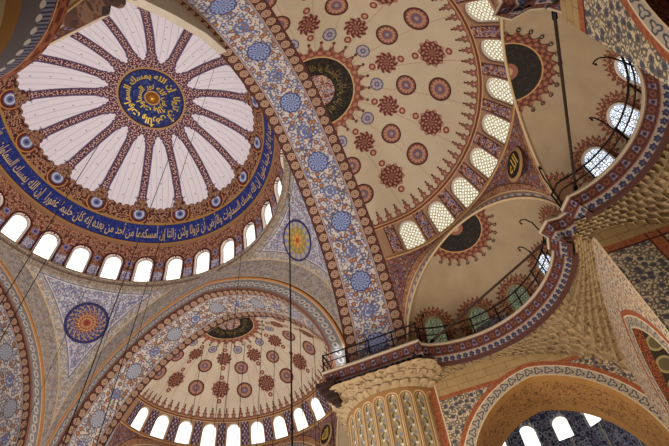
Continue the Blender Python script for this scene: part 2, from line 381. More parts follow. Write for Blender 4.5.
# ---------------------------------------------------------------- mesh helpers
def mesh_obj(name, V, F, mat, parent=None, uvs=None, uv2=None, smooth=False, uv3=None):
    me = bpy.data.meshes.new(name); me.from_pydata([tuple(p) for p in V], [], [tuple(f) for f in F])
    if mat: me.materials.append(mat)
    for nm, U in (('UVMap', uvs), ('Edge', uv2), ('Arc', uv3)):
        if U is not None:
            l = me.uv_layers.new(name=nm); li = np.empty(len(me.loops), dtype=np.int32); me.loops.foreach_get('vertex_index', li)
            l.data.foreach_set('uv', np.asarray(U, dtype=np.float32)[li].ravel())
    if smooth: me.polygons.foreach_set('use_smooth', [True]*len(me.polygons))
    me.update(); o = bpy.data.objects.new(name, me); COL.objects.link(o)
    if parent: o.parent = parent
    return o
def gridmesh(name, us, vs, fn, mat, parent=None, wrap=False, smooth=True, solid=0.):
    """fn(u, v) -> (x, y, z, U, V[, E1, E2[, A1, A2]])"""
    P = np.array([[fn(u, v) for v in vs] for u in us], float); nu, nv = len(us), len(vs)
    Q = P.reshape(nu*nv, -1)
    F = [(i*nv+j, (i+1)*nv+j, (i+1)*nv+j+1, i*nv+j+1) for i in range(nu-1) for j in range(nv-1)]
    o = mesh_obj(name, Q[:, :3], F, mat, parent, Q[:, 3:5], Q[:, 5:7] if Q.shape[1] > 5 else None, smooth, Q[:, 7:9] if Q.shape[1] > 7 else None)
    if solid:
        s = o.modifiers.new('thickness', 'SOLIDIFY'); s.thickness = solid; s.offset = 0
    return o
def lsp(a, b, n): return list(np.linspace(a, b, n))
def empty(name, loc=(0, 0, 0)):
    o = bpy.data.objects.new(name, None); COL.objects.link(o); o.location = loc; o.empty_display_size = .3; return o
def tag(o, label, cat, group=None, kind=None):
    o['label'] = label; o['category'] = cat
    if group: o['group'] = group
    if kind: o['kind'] = kind
    return o
def struct(o, label=None, cat=None):
    o['kind'] = 'structure'
    if label: o['label'] = label
    if cat: o['category'] = cat
    return o
class MB:
    def __init__(s): s.v = []; s.f = []
    def tube(s, pts, r, n=6, caps=True):
        pts = [Vector(p) for p in pts]; b = len(s.v)
        for i, p in enumerate(pts):
            d = (pts[min(i+1, len(pts)-1)]-pts[max(i-1, 0)]).normalized()
            a = d.cross(Vector((0, 0, 1))); a = a.normalized() if a.length > .01 else Vector((1, 0, 0)); c = d.cross(a)
            rr = r[i] if isinstance(r, (list, tuple)) else r
            for k in range(n): t = 2*PI*k/n; s.v.append(p+a*math.cos(t)*rr+c*math.sin(t)*rr)
        for i in range(len(pts)-1):
            for k in range(n): k2 = (k+1) % n; s.f.append((b+i*n+k, b+i*n+k2, b+(i+1)*n+k2, b+(i+1)*n+k))
        if caps: s.f.append([b+k for k in range(n)][::-1]); s.f.append([b+(len(pts)-1)*n+k for k in range(n)])
        return s
    def box(s, c, h, ax=None):
        b = len(s.v); M_ = ax or Matrix.Identity(3)
        for sx in (-1, 1):
            for sy in (-1, 1):
                for sz in (-1, 1): s.v.append(Vector(c)+M_@Vector((sx*h[0], sy*h[1], sz*h[2])))
        for f in ((0, 1, 3, 2), (4, 6, 7, 5), (0, 4, 5, 1), (2, 3, 7, 6), (0, 2, 6, 4), (1, 5, 7, 3)): s.f.append([b+i for i in f])
        return s
    def build(s, name, mat, parent=None, smooth=False): return mesh_obj(name, s.v, s.f, mat, parent, smooth=smooth)

# ---------------------------------------------------------------- geometry of the building (metres, main dome axis at x = y = 0)
A_, WID = 11.63, 3.64                              # arch planes at +-A_, arch soffits WID deep
S_, E_, ZSP = 10.48, 1.964, 15.6; AR = S_+E_       # two-centred arch: half span, offset, springing
ZC0 = 30.03                                        # centre of the main dome sphere
ZG = 15.15                                         # gallery level
ZP = 18.85; RP = 16.452                               # pendentive sphere
ZS, RS = 17.65, 10.45                              # semidome spheres
FLOOR = -1.6
def arch_pts(n=40, zlow=ZG):
    """profile from right foot over the crown to the left foot: (lateral, z)"""
    tm = math.acos(E_/AR); t = np.linspace(0, tm, n); x = -E_+AR*np.cos(t); z = ZSP+AR*np.sin(t)
    r = [(S_, zlow)]+list(zip(x, z)); return r+[(-a, b) for a, b in r[-2::-1]]
ARCH = arch_pts()
ARCH_S = [0.]
for (a, b), (c, d) in zip(ARCH[:-1], ARCH[1:]): ARCH_S.append(ARCH_S[-1]+math.hypot(c-a, d-b))
half = ARCH_S[-1]/2
def sph(c, R, az, el):
    a, e = RAD(az), RAD(el); return (c[0]+R*math.cos(e)*math.cos(a), c[1]+R*math.cos(e)*math.sin(a), c[2]+R*math.sin(e))

mt = {}
def M_(name, fn, **k): mt[name] = material(name, fn, **k)
M_('painted white gores with lace ribs', m_gore, wear=.04); M_('rust arabesque ring', m_ring); M_('blue calligraphy ground', m_blue, wear=.03); M_('rust and blue tiled drum', m_drum)
M_('blue medallion', m_medal, wear=.03); M_('semidome paint A', m_semi('A', -1.1)); M_('semidome paint B', m_semi('B', -.7)); M_('window band A', m_band(-1.1)); M_('window band B', m_band(-.7, 1))
M_('black crown medallion', m_crown); M_('small crown medallion', m_crown_small); M_('arch soffit paint', m_soffit); M_('muted arch soffit paint', lambda: m_soffit(1)); M_('arch face paint', m_face); M_('pendentive paint', m_pend)
M_('blue roundel paint', m_pround('blue')); M_('gold roundel paint', m_pround('gold')); M_('ring moulding paint', m_cornring); M_('cornice paint', m_cornice); M_('golden stone', m_muq, bump=.5, wear=.2)
M_('ochre plaster with window rays', m_exedra, wear=.2); M_('rust spandrel paint', m_spandrel); M_('fluted pier paint', m_flute); M_('belt paint', m_lowring)
M_('aisle wall low', m_aisle('low')); M_('aisle wall side', m_aisle('side')); M_('aisle wall front', m_aisle('front')); M_('golden soffit', m_stone_soffit); M_('ornate narrow soffit', m_side_soffit); M_('blue tile', m_bluetile)
M_('dark coffered soffit', lambda: arab(*uv(), 1.8, '3a2218', ('2a1814', '4c2c20', '6a4030'), '6a4a34', .36)); M_('carpet', m_floor); M_('plaster', m_plaster)  # near pier corbels: underside shade put into the dark paint colours
IRON = plain('dark iron', '1c1613', .5, .6, 0); WOOD = plain('dark timber', '2a1a12'); SLAB = plain('pale stone slab', 'b3a58c'); WFRAME = plain('white plaster tracery', 'c9c0b4')
GOLD = plain('gilt lettering', 'cbb07c', .5, 0, 0); GOLDB = plain('bright gilt lettering', 'd8b84e', .35, .3, 0)
P_MAIN = pane_material('daylit frosted glass', 2.6, 'fffaf2', 'c8c2b4', 'bars'); P_SEMI = pane_material('daylit honeycomb glass', 1.0, 'fbf8ec', 'a8925a', 'hex')
P_B = pane_material('daylit tall glass', 1.9, 'fffaf0', 'cfc4a8', 'bars'); P_EX = pane_material('daylit leaded glass', 1.3, 'f2f6ff', '50606c', '8fb0e0'); P_GR = pane_material('shaded leaded glass', .26, 'aebf8e', '3e3a24', 'e0e8c0')

WN = [0]
def window_cell(S, azc, ha, e0, e1, cosr, R, sill, spring, hw, depth, cellmat, parent, panemat, label, group, uvoff=0.):
    """one bay of a window band: painted wall around an arched opening, its reveal, and the window itself"""
    k = PI/180*R
    def outline(phi, y0):
        dx, dy = math.cos(phi), math.sin(phi); best = 1e9       # star-shaped from (0, y0): sides, sill, round head
        if dx: best = min(best, hw/abs(dx))
        if dy < 0: best = min(best, (y0-sill)/-dy)
        x, y = best*dx, y0+best*dy
        if y > spring:                                          # circle centre (0, spring) radius hw
            c = y0-spring; bq = dy*c; best = -bq+math.sqrt(max(bq*bq-(c*c-hw*hw), 0)); x, y = best*dx, y0+best*dy
        return x, y
    y0 = (sill+spring)/2; X0 = ha*k*cosr; Y0, Y1 = e0*k, e1*k
    def rect(phi):
        dx, dy = math.cos(phi), math.sin(phi); c = []
        if abs(dx) > 1e-9: c.append(X0/abs(dx))
        if dy > 1e-9: c.append((Y1-y0)/dy)
        if dy < -1e-9: c.append((y0-Y0)/-dy)
        b = min(c); return b*dx, y0+b*dy
    phis = sorted(set([2*PI*i/44 for i in range(44)]+[math.atan2(a-y0, b) % (2*PI) for a in (Y0, Y1) for b in (-X0, X0)]+[math.atan2(sill-y0, b) % (2*PI) for b in (-hw, hw)]))
    n = len(phis); V = []; U = []
    for fr in (0., .33, .66, 1.):
        for p in phis:
            a = outline(p, y0); b = rect(p); x, y = a[0]*(1-fr)+b[0]*fr, a[1]*(1-fr)+b[1]*fr
            az = azc+x/(k*cosr); el = y/k; V.append(S(az, el, 0)); U.append((az-uvoff, el))
    base = len(V)
    for p in phis:                                              # reveal
        x, y = outline(p, y0); az = azc+x/(k*cosr); el = y/k; V.append(S(az, el, depth)); U.append((az-uvoff, el))
    F = [(r*n+i, r*n+(i+1) % n, (r+1)*n+(i+1) % n, (r+1)*n+i) for r in range(3) for i in range(n)]
    F += [(i, base+i, base+(i+1) % n, (i+1) % n) for i in range(n)]
    cellV, cellF, cellU = V, F, U
    WN[0] += 1
    # the window: a tracery frame with the lit pane behind it
    V = []; F = []
    for d in (depth-.06, depth):
        for sc in (1., .90):
            for p in phis:
                x, y = outline(p, y0); x *= sc; y = y0+(y-y0)*sc; V.append(S(azc+x/(k*cosr), y/k, d))
    for i in range(n):
        j = (i+1) % n; F += [(i, j, n+j, n+i), (n+i, n+j, 3*n+j, 3*n+i)]
    w = mesh_obj('window_%d' % WN[0], V, F, WFRAME); struct(w, label, 'window'); w['group'] = group
    V = []; U = []
    for p in phis:
        x, y = outline(p, y0); x *= .9; y = y0+(y-y0)*.9; V.append(S(azc+x/(k*cosr), y/k, depth-.02)); U.append((x, y-sill))
    V.append(S(azc, y0/k, depth-.02)); U.append((0, y0-sill))
    mesh_obj('pane', V, [(i, (i+1) % n, n) for i in range(n)], panemat, w, uvs=U)
    return cellV, cellF, cellU
def join_cells(cells, name, mat, parent):
    V = []; F = []; U = []
    for v, f, u in cells:
        b = len(V); V += v; U += u; F += [tuple(b+i for i in q) for q in f]
    return mesh_obj(name, V, F, mat, parent, uvs=U)

# polar disc lying on a sphere (painted medallion a few mm proud of the plaster)
def disc_on(c, R, ctr, rfun, mat, name, parent, na=120, nr=14, lift=.03, amin=0., amax=2*PI, up=None, aspect=1.):
    c = Vector(c); d = (Vector(ctr)-c).normalized(); up = Vector(up or (0, 0, 1)); x = up.cross(d)
    x = x.normalized() if x.length > 1e-3 else Vector((1, 0, 0)); y = d.cross(x)
    V = []; U = []
    for i in range(na+1):
        a = amin+(amax-amin)*i/na; rm = rfun(a)
        for j in range(nr+1):
            r = rm*j/nr; q = (x*math.cos(a)*aspect+y*math.sin(a))*r; q = (d*R+q).normalized()*(R-lift); V.append(c+q); U.append((a, r))
    F = [(i*(nr+1)+j, (i+1)*(nr+1)+j, (i+1)*(nr+1)+j+1, i*(nr+1)+j+1) for i in range(na) for j in range(nr)]
    return mesh_obj(name, V, F, mat, parent, uvs=U, smooth=True)

# ---------------------------------------------------------------- lettering (Arabic, shaped by hand from presentation forms)
FORMS = {'ا': (0xFE8D, 0xFE8E), 'أ': (0xFE83, 0xFE84), 'إ': (0xFE87, 0xFE88), 'ب': (0xFE8F, 0xFE90, 0xFE91, 0xFE92), 'ت': (0xFE95, 0xFE96, 0xFE97, 0xFE98), 'ث': (0xFE99, 0xFE9A, 0xFE9B, 0xFE9C),
 'ح': (0xFEA1, 0xFEA2, 0xFEA3, 0xFEA4), 'د': (0xFEA9, 0xFEAA), 'ر': (0xFEAD, 0xFEAE), 'ز': (0xFEAF, 0xFEB0), 'س': (0xFEB1, 0xFEB2, 0xFEB3, 0xFEB4), 'ض': (0xFEBD, 0xFEBE, 0xFEBF, 0xFEC0),
 'ع': (0xFEC9, 0xFECA, 0xFECB, 0xFECC), 'غ': (0xFECD, 0xFECE, 0xFECF, 0xFED0), 'ف': (0xFED1, 0xFED2, 0xFED3, 0xFED4), 'ك': (0xFED9, 0xFEDA, 0xFEDB, 0xFEDC), 'ل': (0xFEDD, 0xFEDE, 0xFEDF, 0xFEE0),
 'م': (0xFEE1, 0xFEE2, 0xFEE3, 0xFEE4), 'ن': (0xFEE5, 0xFEE6, 0xFEE7, 0xFEE8), 'ه': (0xFEE9, 0xFEEA, 0xFEEB, 0xFEEC), 'و': (0xFEED, 0xFEEE), 'ي': (0xFEF1, 0xFEF2, 0xFEF3, 0xFEF4), 'ئ': (0xFE89, 0xFE8A, 0xFE8B, 0xFE8C), 'ة': (0xFE93, 0xFE94)}
def shape_ar(t):
    out = []
    for w in t.split():
        g = []
        for i, ch in enumerate(w):
            f = FORMS[ch]; prev = i > 0 and len(FORMS[w[i-1]]) == 4; nxt = i < len(w)-1 and len(f) == 4
            g.append(chr(f[(3 if nxt else 1) if prev else (2 if nxt else 0)]))
        out.append(''.join(g))
    return ' '.join(out)[::-1]                     # right to left
def lettering(text, height, length, place, mat, name, parent, bold=.012):
    """filled letters warped onto a surface: place(x, y) -> point; x 0..length, y 0..height"""
    c = bpy.data.curves.new('letters', 'FONT'); c.body = shape_ar(text); c.offset = bold; c.resolution_u = 2
    o = bpy.data.objects.new('letters', c); COL.objects.link(o); bpy.context.view_layer.update()
    me = o.to_mesh(); v = np.empty(len(me.vertices)*3); me.vertices.foreach_get('co', v); v = v.reshape(-1, 3)
    F = [tuple(p.vertices) for p in me.polygons]; mn_, mx_ = v.min(0), v.max(0)
    X_ = (v[:, 0]-mn_[0])/(mx_[0]-mn_[0])*length; Y_ = (v[:, 1]-mn_[1])/(mx_[1]-mn_[1])*height
    V = [place(a, b) for a, b in zip(X_, Y_)]; o.to_mesh_clear(); COL.objects.unlink(o); bpy.data.objects.remove(o)
    return mesh_obj(name, V, F, mat, parent)

# ================================================================= MAIN DOME
c0 = (0, 0, ZC0)
dome = tag(empty('main_dome', (0, 0, ZC0)), 'great central dome with white gores, lace ribs, blue script ring and arched windows', 'dome'); dome_off = -Vector(c0)
def shift(o):                                      # parts are modelled in building coordinates under an empty
    o.matrix_parent_inverse = Matrix.Translation(-o.parent.location); return o
def SD(az, el, d): return sph(c0, R0+d, az, el)
PH0 = 2.9907*180/PI; st = 360/28.
shift(gridmesh('gored_shell', lsp(0, 360, 161), lsp(38.2, 90, 40), lambda u, v: (*sph(c0, R0, u, v), u, v), mt['painted white gores with lace ribs'], dome))
shift(gridmesh('arabesque_ring', lsp(0, 360, 161), lsp(32.6, 38.2, 5), lambda u, v: (*sph(c0, R0, u, v), u, v), mt['rust arabesque ring'], dome))
band = shift(gridmesh('calligraphy_band', lsp(0, 360, 161), lsp(22.6, 32.6, 8), lambda u, v: (*sph(c0, R0, u, v), u, v), mt['blue calligraphy ground'], dome))
ORD = 'first second third fourth fifth sixth seventh eighth ninth tenth eleventh twelfth thirteenth'.split()
DLAB = {i: 'drum window of the central dome behind the great arch, out of sight' for i in range(28)}
for i in range(11): DLAB[(i+27) % 28] = ORD[i]+' tall bright window from the left round the central dome drum'
cells = [window_cell(SD, PH0-i*st, st/2, 3., 22.6, .97, R0, 3.3*PI/180*R0, 12.9*PI/180*R0, .66, .30, None, dome, P_MAIN,
         DLAB[i], 'arched windows round the central dome drum') for i in range(28)]
shift(join_cells(cells, 'window_drum', mt['rust and blue tiled drum'], dome))
def vside(az): return (az+720) % 360
text1 = 'إن الله يمسك السماوات والأرض أن تزولا ولئن زالتا إن أمسكهما من أحد من بعده إنه كان حليما غفورا'
k0 = PI/180*R0
for start in (50, 170, 290):
    ln = 118.
    o = lettering(text1, 7.2, ln, lambda x, y, s_=start: sph(c0, R0-.04, s_+120-x, 23.9+y*1.08), GOLD, 'gilt_lettering', band, .010)
med = disc_on(c0, R0, (0, 0, ZC0+R0), lambda a: 3.02, mt['blue medallion'], 'centre_medallion', dome, up=(1, 0, 0), lift=.05); shift(med)
for tx, r_in, hgt, n in (('إن الله يمسك السماوات والأرض أن تزولا', 1.62, 1.05, 1), ('الله نور السماوات والأرض', .74, .85, 1)):
    o = lettering(tx, hgt, 2*PI*.97, lambda x, y, r_in=r_in: sph(c0, R0-.09, math.degrees(x)+20, 90-math.degrees((r_in+y)/R0)), GOLDB, 'gilt_lettering', med, .03)
bs = []
nb = MB()
for i in range(6):
    pass
prof = [(.0, .55), (.12, .53), (.26, .42), (.36, .22), (.40, .0)]
shift(gridmesh('gilt_boss', lsp(0, 2*PI, 25), [0, 1, 2, 3, 4], lambda a, j: (prof[int(j)][0]*math.cos(a), prof[int(j)][0]*math.sin(a), ZC0+R0-.05-prof[int(j)][1]*.6, a, j), plain('gilt boss', 'c98f3a', .35, .7, .0), dome))
# ring moulding under the windows
pr = [(11.76, 30.68), (11.60, 30.62), (11.56, 30.45), (11.66, 30.36), (11.66, 30.02), (11.80, 29.9), (12.0, 29.86)]
prs = [0.]
for a, b in zip(pr[:-1], pr[1:]): prs.append(prs[-1]+math.hypot(a[0]-b[0], a[1]-b[1]))
rg = gridmesh('ring_cornice', lsp(0, 360, 145), range(len(pr)), lambda u, j: (pr[j][0]*math.cos(RAD(u)), pr[j][0]*math.sin(RAD(u)), pr[j][1], u*.205, prs[j]*.9), mt['ring moulding paint'], smooth=False)
tag(rg, 'narrow buff and orange moulded ring just below the central dome windows', 'cornice')

# ================================================================= GREAT ARCHES (one builder, turned)
def rotz(p, q):
    x, y, z = p
    for _ in range(q % 4): x, y = -y, x
    return (x, y, z)
def great_arch(q, label):
    root = tag(empty('great_arch', rotz((A_+WID/2, 0, ZG), q)), label, 'arch', 'great arches carrying the central dome')
    def soff(i, v):
        a, z = ARCH[i]; p = rotz((A_+v, a, z), q); return (*p, ARCH_S[i]-half, v)
    shift(gridmesh('soffit', range(len(ARCH)), lsp(0, WID, 6), soff, mt['arch soffit paint' if q == 0 else 'muted arch soffit paint'], root))
    def face(i, w):
        a, z = ARCH[i]; d = math.hypot(a, z-ZP) if z > ZP else 0
        if z > ZP: an = math.atan2(z-ZP, a); o = (11.64*math.cos(an), ZP+11.64*math.sin(an))
        else: o = (11.85*(1 if a > 0 else -1), z)
        o = (max(-A_, min(A_, o[0])), o[1]); L = math.hypot(o[0]-a, o[1]-z)
        y, zz = a+(o[0]-a)*w, z+(o[1]-z)*w; p = rotz((A_, y, zz), q); return (*p, ARCH_S[i]-half, L*w)
    shift(gridmesh('face', range(len(ARCH)), lsp(0, 1, 8), face, mt['arch face paint'], root, smooth=False))
    if q == 0:
        ob = [(-9.95, 16.0), (-9.45, 18.8), (-8.05, 21.4), (-6.25, 24.3), (-3.6, 27.1), (-2.6, 27.62)]
        zz = np.linspace(16.0, 25.9, 26); yo = np.interp(zz, [b for a, b in ob], [a for a, b in ob]); ym_ = [-(math.sqrt(AR*AR-(z-ZSP)**2)-E_)-.02 for z in zz]
        shift(gridmesh('plaster_edge', range(26), [0, 1, 2, 3], lambda i, j: (A_+(.05, .05, .45, .45)[j], (ym_[i], max(yo[i], ym_[i]), max(yo[i], ym_[i]), ym_[i])[j], zz[i], zz[i], j), plain('cream plaster', 'd6cbb4', bump=.4, wear=.25), root, smooth=False))
    # the orange roll moulding that follows the face
    mb = MB(); pts = []
    for a, z in ARCH:
        if z < ZSP: continue
        cx = -E_ if a >= 0 else E_; dx, dz = a-cx, z-ZSP; L = math.hypot(dx, dz); pts.append(rotz((A_-.03, min(max(a+dx/L*1.07, -A_), A_), z+dz/L*1.07), q))
    mb.tube(pts, .075, 6); shift(mb.build('roll_moulding', plain('orange roll moulding', 'b87c44'), root, True))
    return root
great_arch(0, 'great painted arch sweeping from top centre down to the railed pier')
great_arch(1, 'great arch over the far half dome behind the hanging cables')
great_arch(2, 'great arch at the far left, seen only as its curving painted face')
great_arch(3, 'great arch behind the near pier at the top left')

# ================================================================= PENDENTIVES
def pendentive(q, label, rmat=None, rctr=None, rlabel=None):
    root = tag(empty('pendentive', rotz((A_, A_, ZP), q)), label, 'pendentive', 'painted pendentives under the central dome')
    def fn(th, w):
        a = RAD(th); rc = min(A_/max(math.cos(a), math.sin(a)), RP-.001); zb = ZP+math.sqrt(max(RP*RP-rc*rc, 0)); zt = 30.2
        z = zb+(zt-zb)*w; r = math.sqrt(RP*RP-(z-ZP)**2); x, y = r*math.cos(a), r*math.sin(a)
        e = min(A_-x, A_-y)/.75; e2 = (zt-z)*1.35
        return (*rotz((x, y, z), q), (a-PI/4)*r, (z-ZP), e, e2)
    g = gridmesh('painted_field', [45+43*math.copysign(abs(t)**1.9, t) for t in np.linspace(-1, 1, 91)], lsp(0, 1, 36), fn, mt['pendentive paint'], root); shift(g)
    if rmat:
        asp = 1. if rmat == 'blue roundel paint' else .98
        shift(disc_on((0, 0, ZP), RP, rctr, lambda a: 1.66 if rmat[0] == 'b' else 1.6, mt[rmat], 'roundel', root, 64, 8, .05))
    return root
pendentive(0, 'pendentive with a tall gold roundel beside the great painted arch', 'gold roundel paint', (8.95, 10.2, 28.1))
pendentive(1, 'pendentive at lower left with a round blue and gold roundel', 'blue roundel paint', (-9.91, 9.88, 27.63))
pendentive(2, 'pendentive at the far left edge behind the near pier')
pendentive(3, 'pale pendentive edge above the near side of the great arch')

# ================================================================= SEMIDOMES
def semidome(q, nm, off, label, panem, wlabel, wgroup, exedra_open):
    """axis along +x before turning by q quarter turns; azimuth 0 = outward"""
    root = tag(empty('semidome', rotz((A_+WID, 0, ZS), q)), label, 'semidome')
    arr = np.array(ARCH)
    def rho(el):                                   # distance from the centre to the arch profile
        lo, hi = 3., 12.
        for _ in range(30):
            m = (lo+hi)/2; y, z = m*math.cos(RAD(el)), ZS+m*math.sin(RAD(el))
            if z > ZSP: ins = math.hypot(y+E_, z-ZSP) < AR
            else: ins = y < S_
            if ins: lo = m
            else: hi = m
        return lo
    rt = {}
    def S(az, el, d):
        key = round(el, 3)
        if key not in rt: rt[key] = rho(el)
        xd = RS*math.cos(RAD(el))*math.cos(RAD(az)); w = max(0., min(1., 1-xd/3.2)); w = w*w*(3-2*w)
        R = RS+(rt[key]-RS)*w+d; p = sph((A_+WID, 0, ZS), R, az, el); p = (max(p[0], A_+WID), p[1], p[2]); return rotz(p, q)
    shift(gridmesh('painted_shell', lsp(-90, 90, 81), lsp(36, 90, 44), lambda u, v: (*S(u, v, 0), u, v), mt['semidome paint '+nm], root))
    cells = []
    for i in range(-6, 7):
        azc = off+13.1*i
        cells.append(window_cell(S, azc, 6.55, 23., 36., .88, RS, 24.0*PI/180*RS, 30.9*PI/180*RS, .62, .22, None, root, panem, wlabel % ORD[6-i], wgroup))
    shift(join_cells(cells, 'window_band', mt['window band '+nm], root))
    for a0, a1 in ((-90, off-6.5*13.1), (off+6.5*13.1, 90)):
        if a1-a0 > .05: shift(gridmesh('window_band_end', lsp(a0, a1, 4), lsp(23, 36, 4), lambda u, v: (*S(u, v, 0), u, v), mt['window band '+nm], root))
    # a moulded sill line above and below the band
    for el, r_ in ((36., .05), (23.2, .07)):
        mb = MB(); mb.tube([S(a, el, -.02) for a in np.linspace(-89.5, 89.5, 70)], r_, 5); shift(mb.build('band_moulding', plain('buff moulding', 'b08a5e'), root, True))
    # crown medallion: half discs whose ragged rim is real outline
    def rim(a): t = (a*26/(2*PI)) % 1; return 2.62+.42*max(0, 1-abs(t-.5)*3.4)
    cc = rotz((A_+WID, 0, ZS), q)
    def D(a, r, lift): return S(math.degrees(a), 90-math.degrees(r/RS), -lift)
    cm = shift(gridmesh('crown_medallion', lsp(-PI/2, PI/2, 300), lsp(0, 1, 14), lambda a, f: (*D(a, f*rim(a+PI*2), .04), a, f*rim(a+PI*2)), mt['black crown medallion'], root))
    mb = MB()
    for kk in range(-6, 7):
        a = (kk+.5)*2*PI/26
        if abs(a) > PI/2-.05: continue
        p = Vector(D(a, 3.12, .0)); mb.tube([p, Vector(D(a, 3.12, .07))], .085, 8)
    mb.build('ray_finials', plain('rust paint', '6a3426'), cm)['kind'] = 'stuff'
    lettering('الله نور السماوات والأرض مثل نوره', .85, PI*.94, lambda x, y: D(PI*.47-x, 1.2+y*.9, .09), plain('worn gilt', '86703e', .5, 0, 0), 'gilt_lettering', cm, -.005)
    # spandrel zone down to the three exedra arches
    def span(th, w):
        kx = round(th/60.); kx = max(-1, min(1, kx)); loc = th-60*kx; t = 9*math.tan(RAD(loc)); t = max(-5.19, min(5.19, t)); ze = ZG+.15+math.sqrt(5.4**2-t*t)
        ax = RAD(60*kx); b = (A_+WID+9*math.cos(ax)-t*math.sin(ax), 9*math.sin(ax)+t*math.cos(ax), ze)
        tp = Vector(S(th, 23., 0)); bt = Vector(rotz((max(b[0], A_+WID), b[1], b[2]), q)); p = tp.lerp(bt, 1-w); p2 = math.sin(w*PI)*.12
        dd = (tp-bt).length*w; return (*p, RAD(th)*9.5, p.z, dd*min(1, .35+abs(loc)/30*.0+.65), 0)
    ths = [x for x in np.linspace(-90, 90, 145)]
    g = gridmesh('spandrels', ths, lsp(0, 1, 12), span, mt['rust spandrel paint'], root); shift(g)
    for s2 in (-30, 30):                            # small black roundels between the exedra arches
        p = Vector(span(s2, .70)[:3]); nrm = (Vector(rotz((A_+WID, 0, p.z+1.), q))-p).normalized(); x = Vector((0, 0, 1)).cross(nrm).normalized(); y = nrm.cross(x)
        V = [p+nrm*.36]+[p+nrm*.36+x*math.cos(t)*.66+y*math.sin(t)*.80 for t in np.linspace(0, 2*PI, 33)[:-1]]+[p+nrm*.30+x*math.cos(t)*.84+y*math.sin(t)*1.0 for t in np.linspace(0, 2*PI, 33)[:-1]]
        o = mesh_obj('black_roundel', V, [(0, 1+i, 1+(i+1) % 32) for i in range(32)], plain('black panel', '0f0d0c'), root); shift(o)
        o2 = mesh_obj('roundel_border', V, [(1+i, 33+i, 33+(i+1) % 32, 1+(i+1) % 32) for i in range(32)], plain('buff roundel border', 'a9855c'), root); shift(o2)
        o3 = lettering('الله', .9, .85, lambda a, b: p+nrm*.39+x*(.42-a)*-1.+y*(b-.45), GOLDB, 'gilt_lettering', o, .02)
    return root, S
GA = 'arched windows round the near half dome'; GB = 'arched windows round the far half dome'
semidome(0, 'A', -1.1, 'large beige half dome at upper right with honeycomb windows and rust medallions', P_SEMI, '%s honeycomb window round the near half dome, counting up from the railed pier', GA, 1)
semidome(1, 'B', -.7, 'far half dome at lower centre behind cables with tall white windows', P_B, '%s white window from the left round the far half dome', GB, 1)
for q, l in ((2, 'half dome beyond the far left arch'), (3, 'half dome behind the near pier')):
    r = tag(empty('semidome', rotz((A_+WID, 0, ZS), q)), l, 'semidome')
    shift(gridmesh('painted_shell', lsp(-90, 90, 41), lsp(0, 90, 24), lambda u, v: (*rotz(sph((A_+WID, 0, ZS), RS, u, v), q), u, v), mt['semidome paint B'], r))

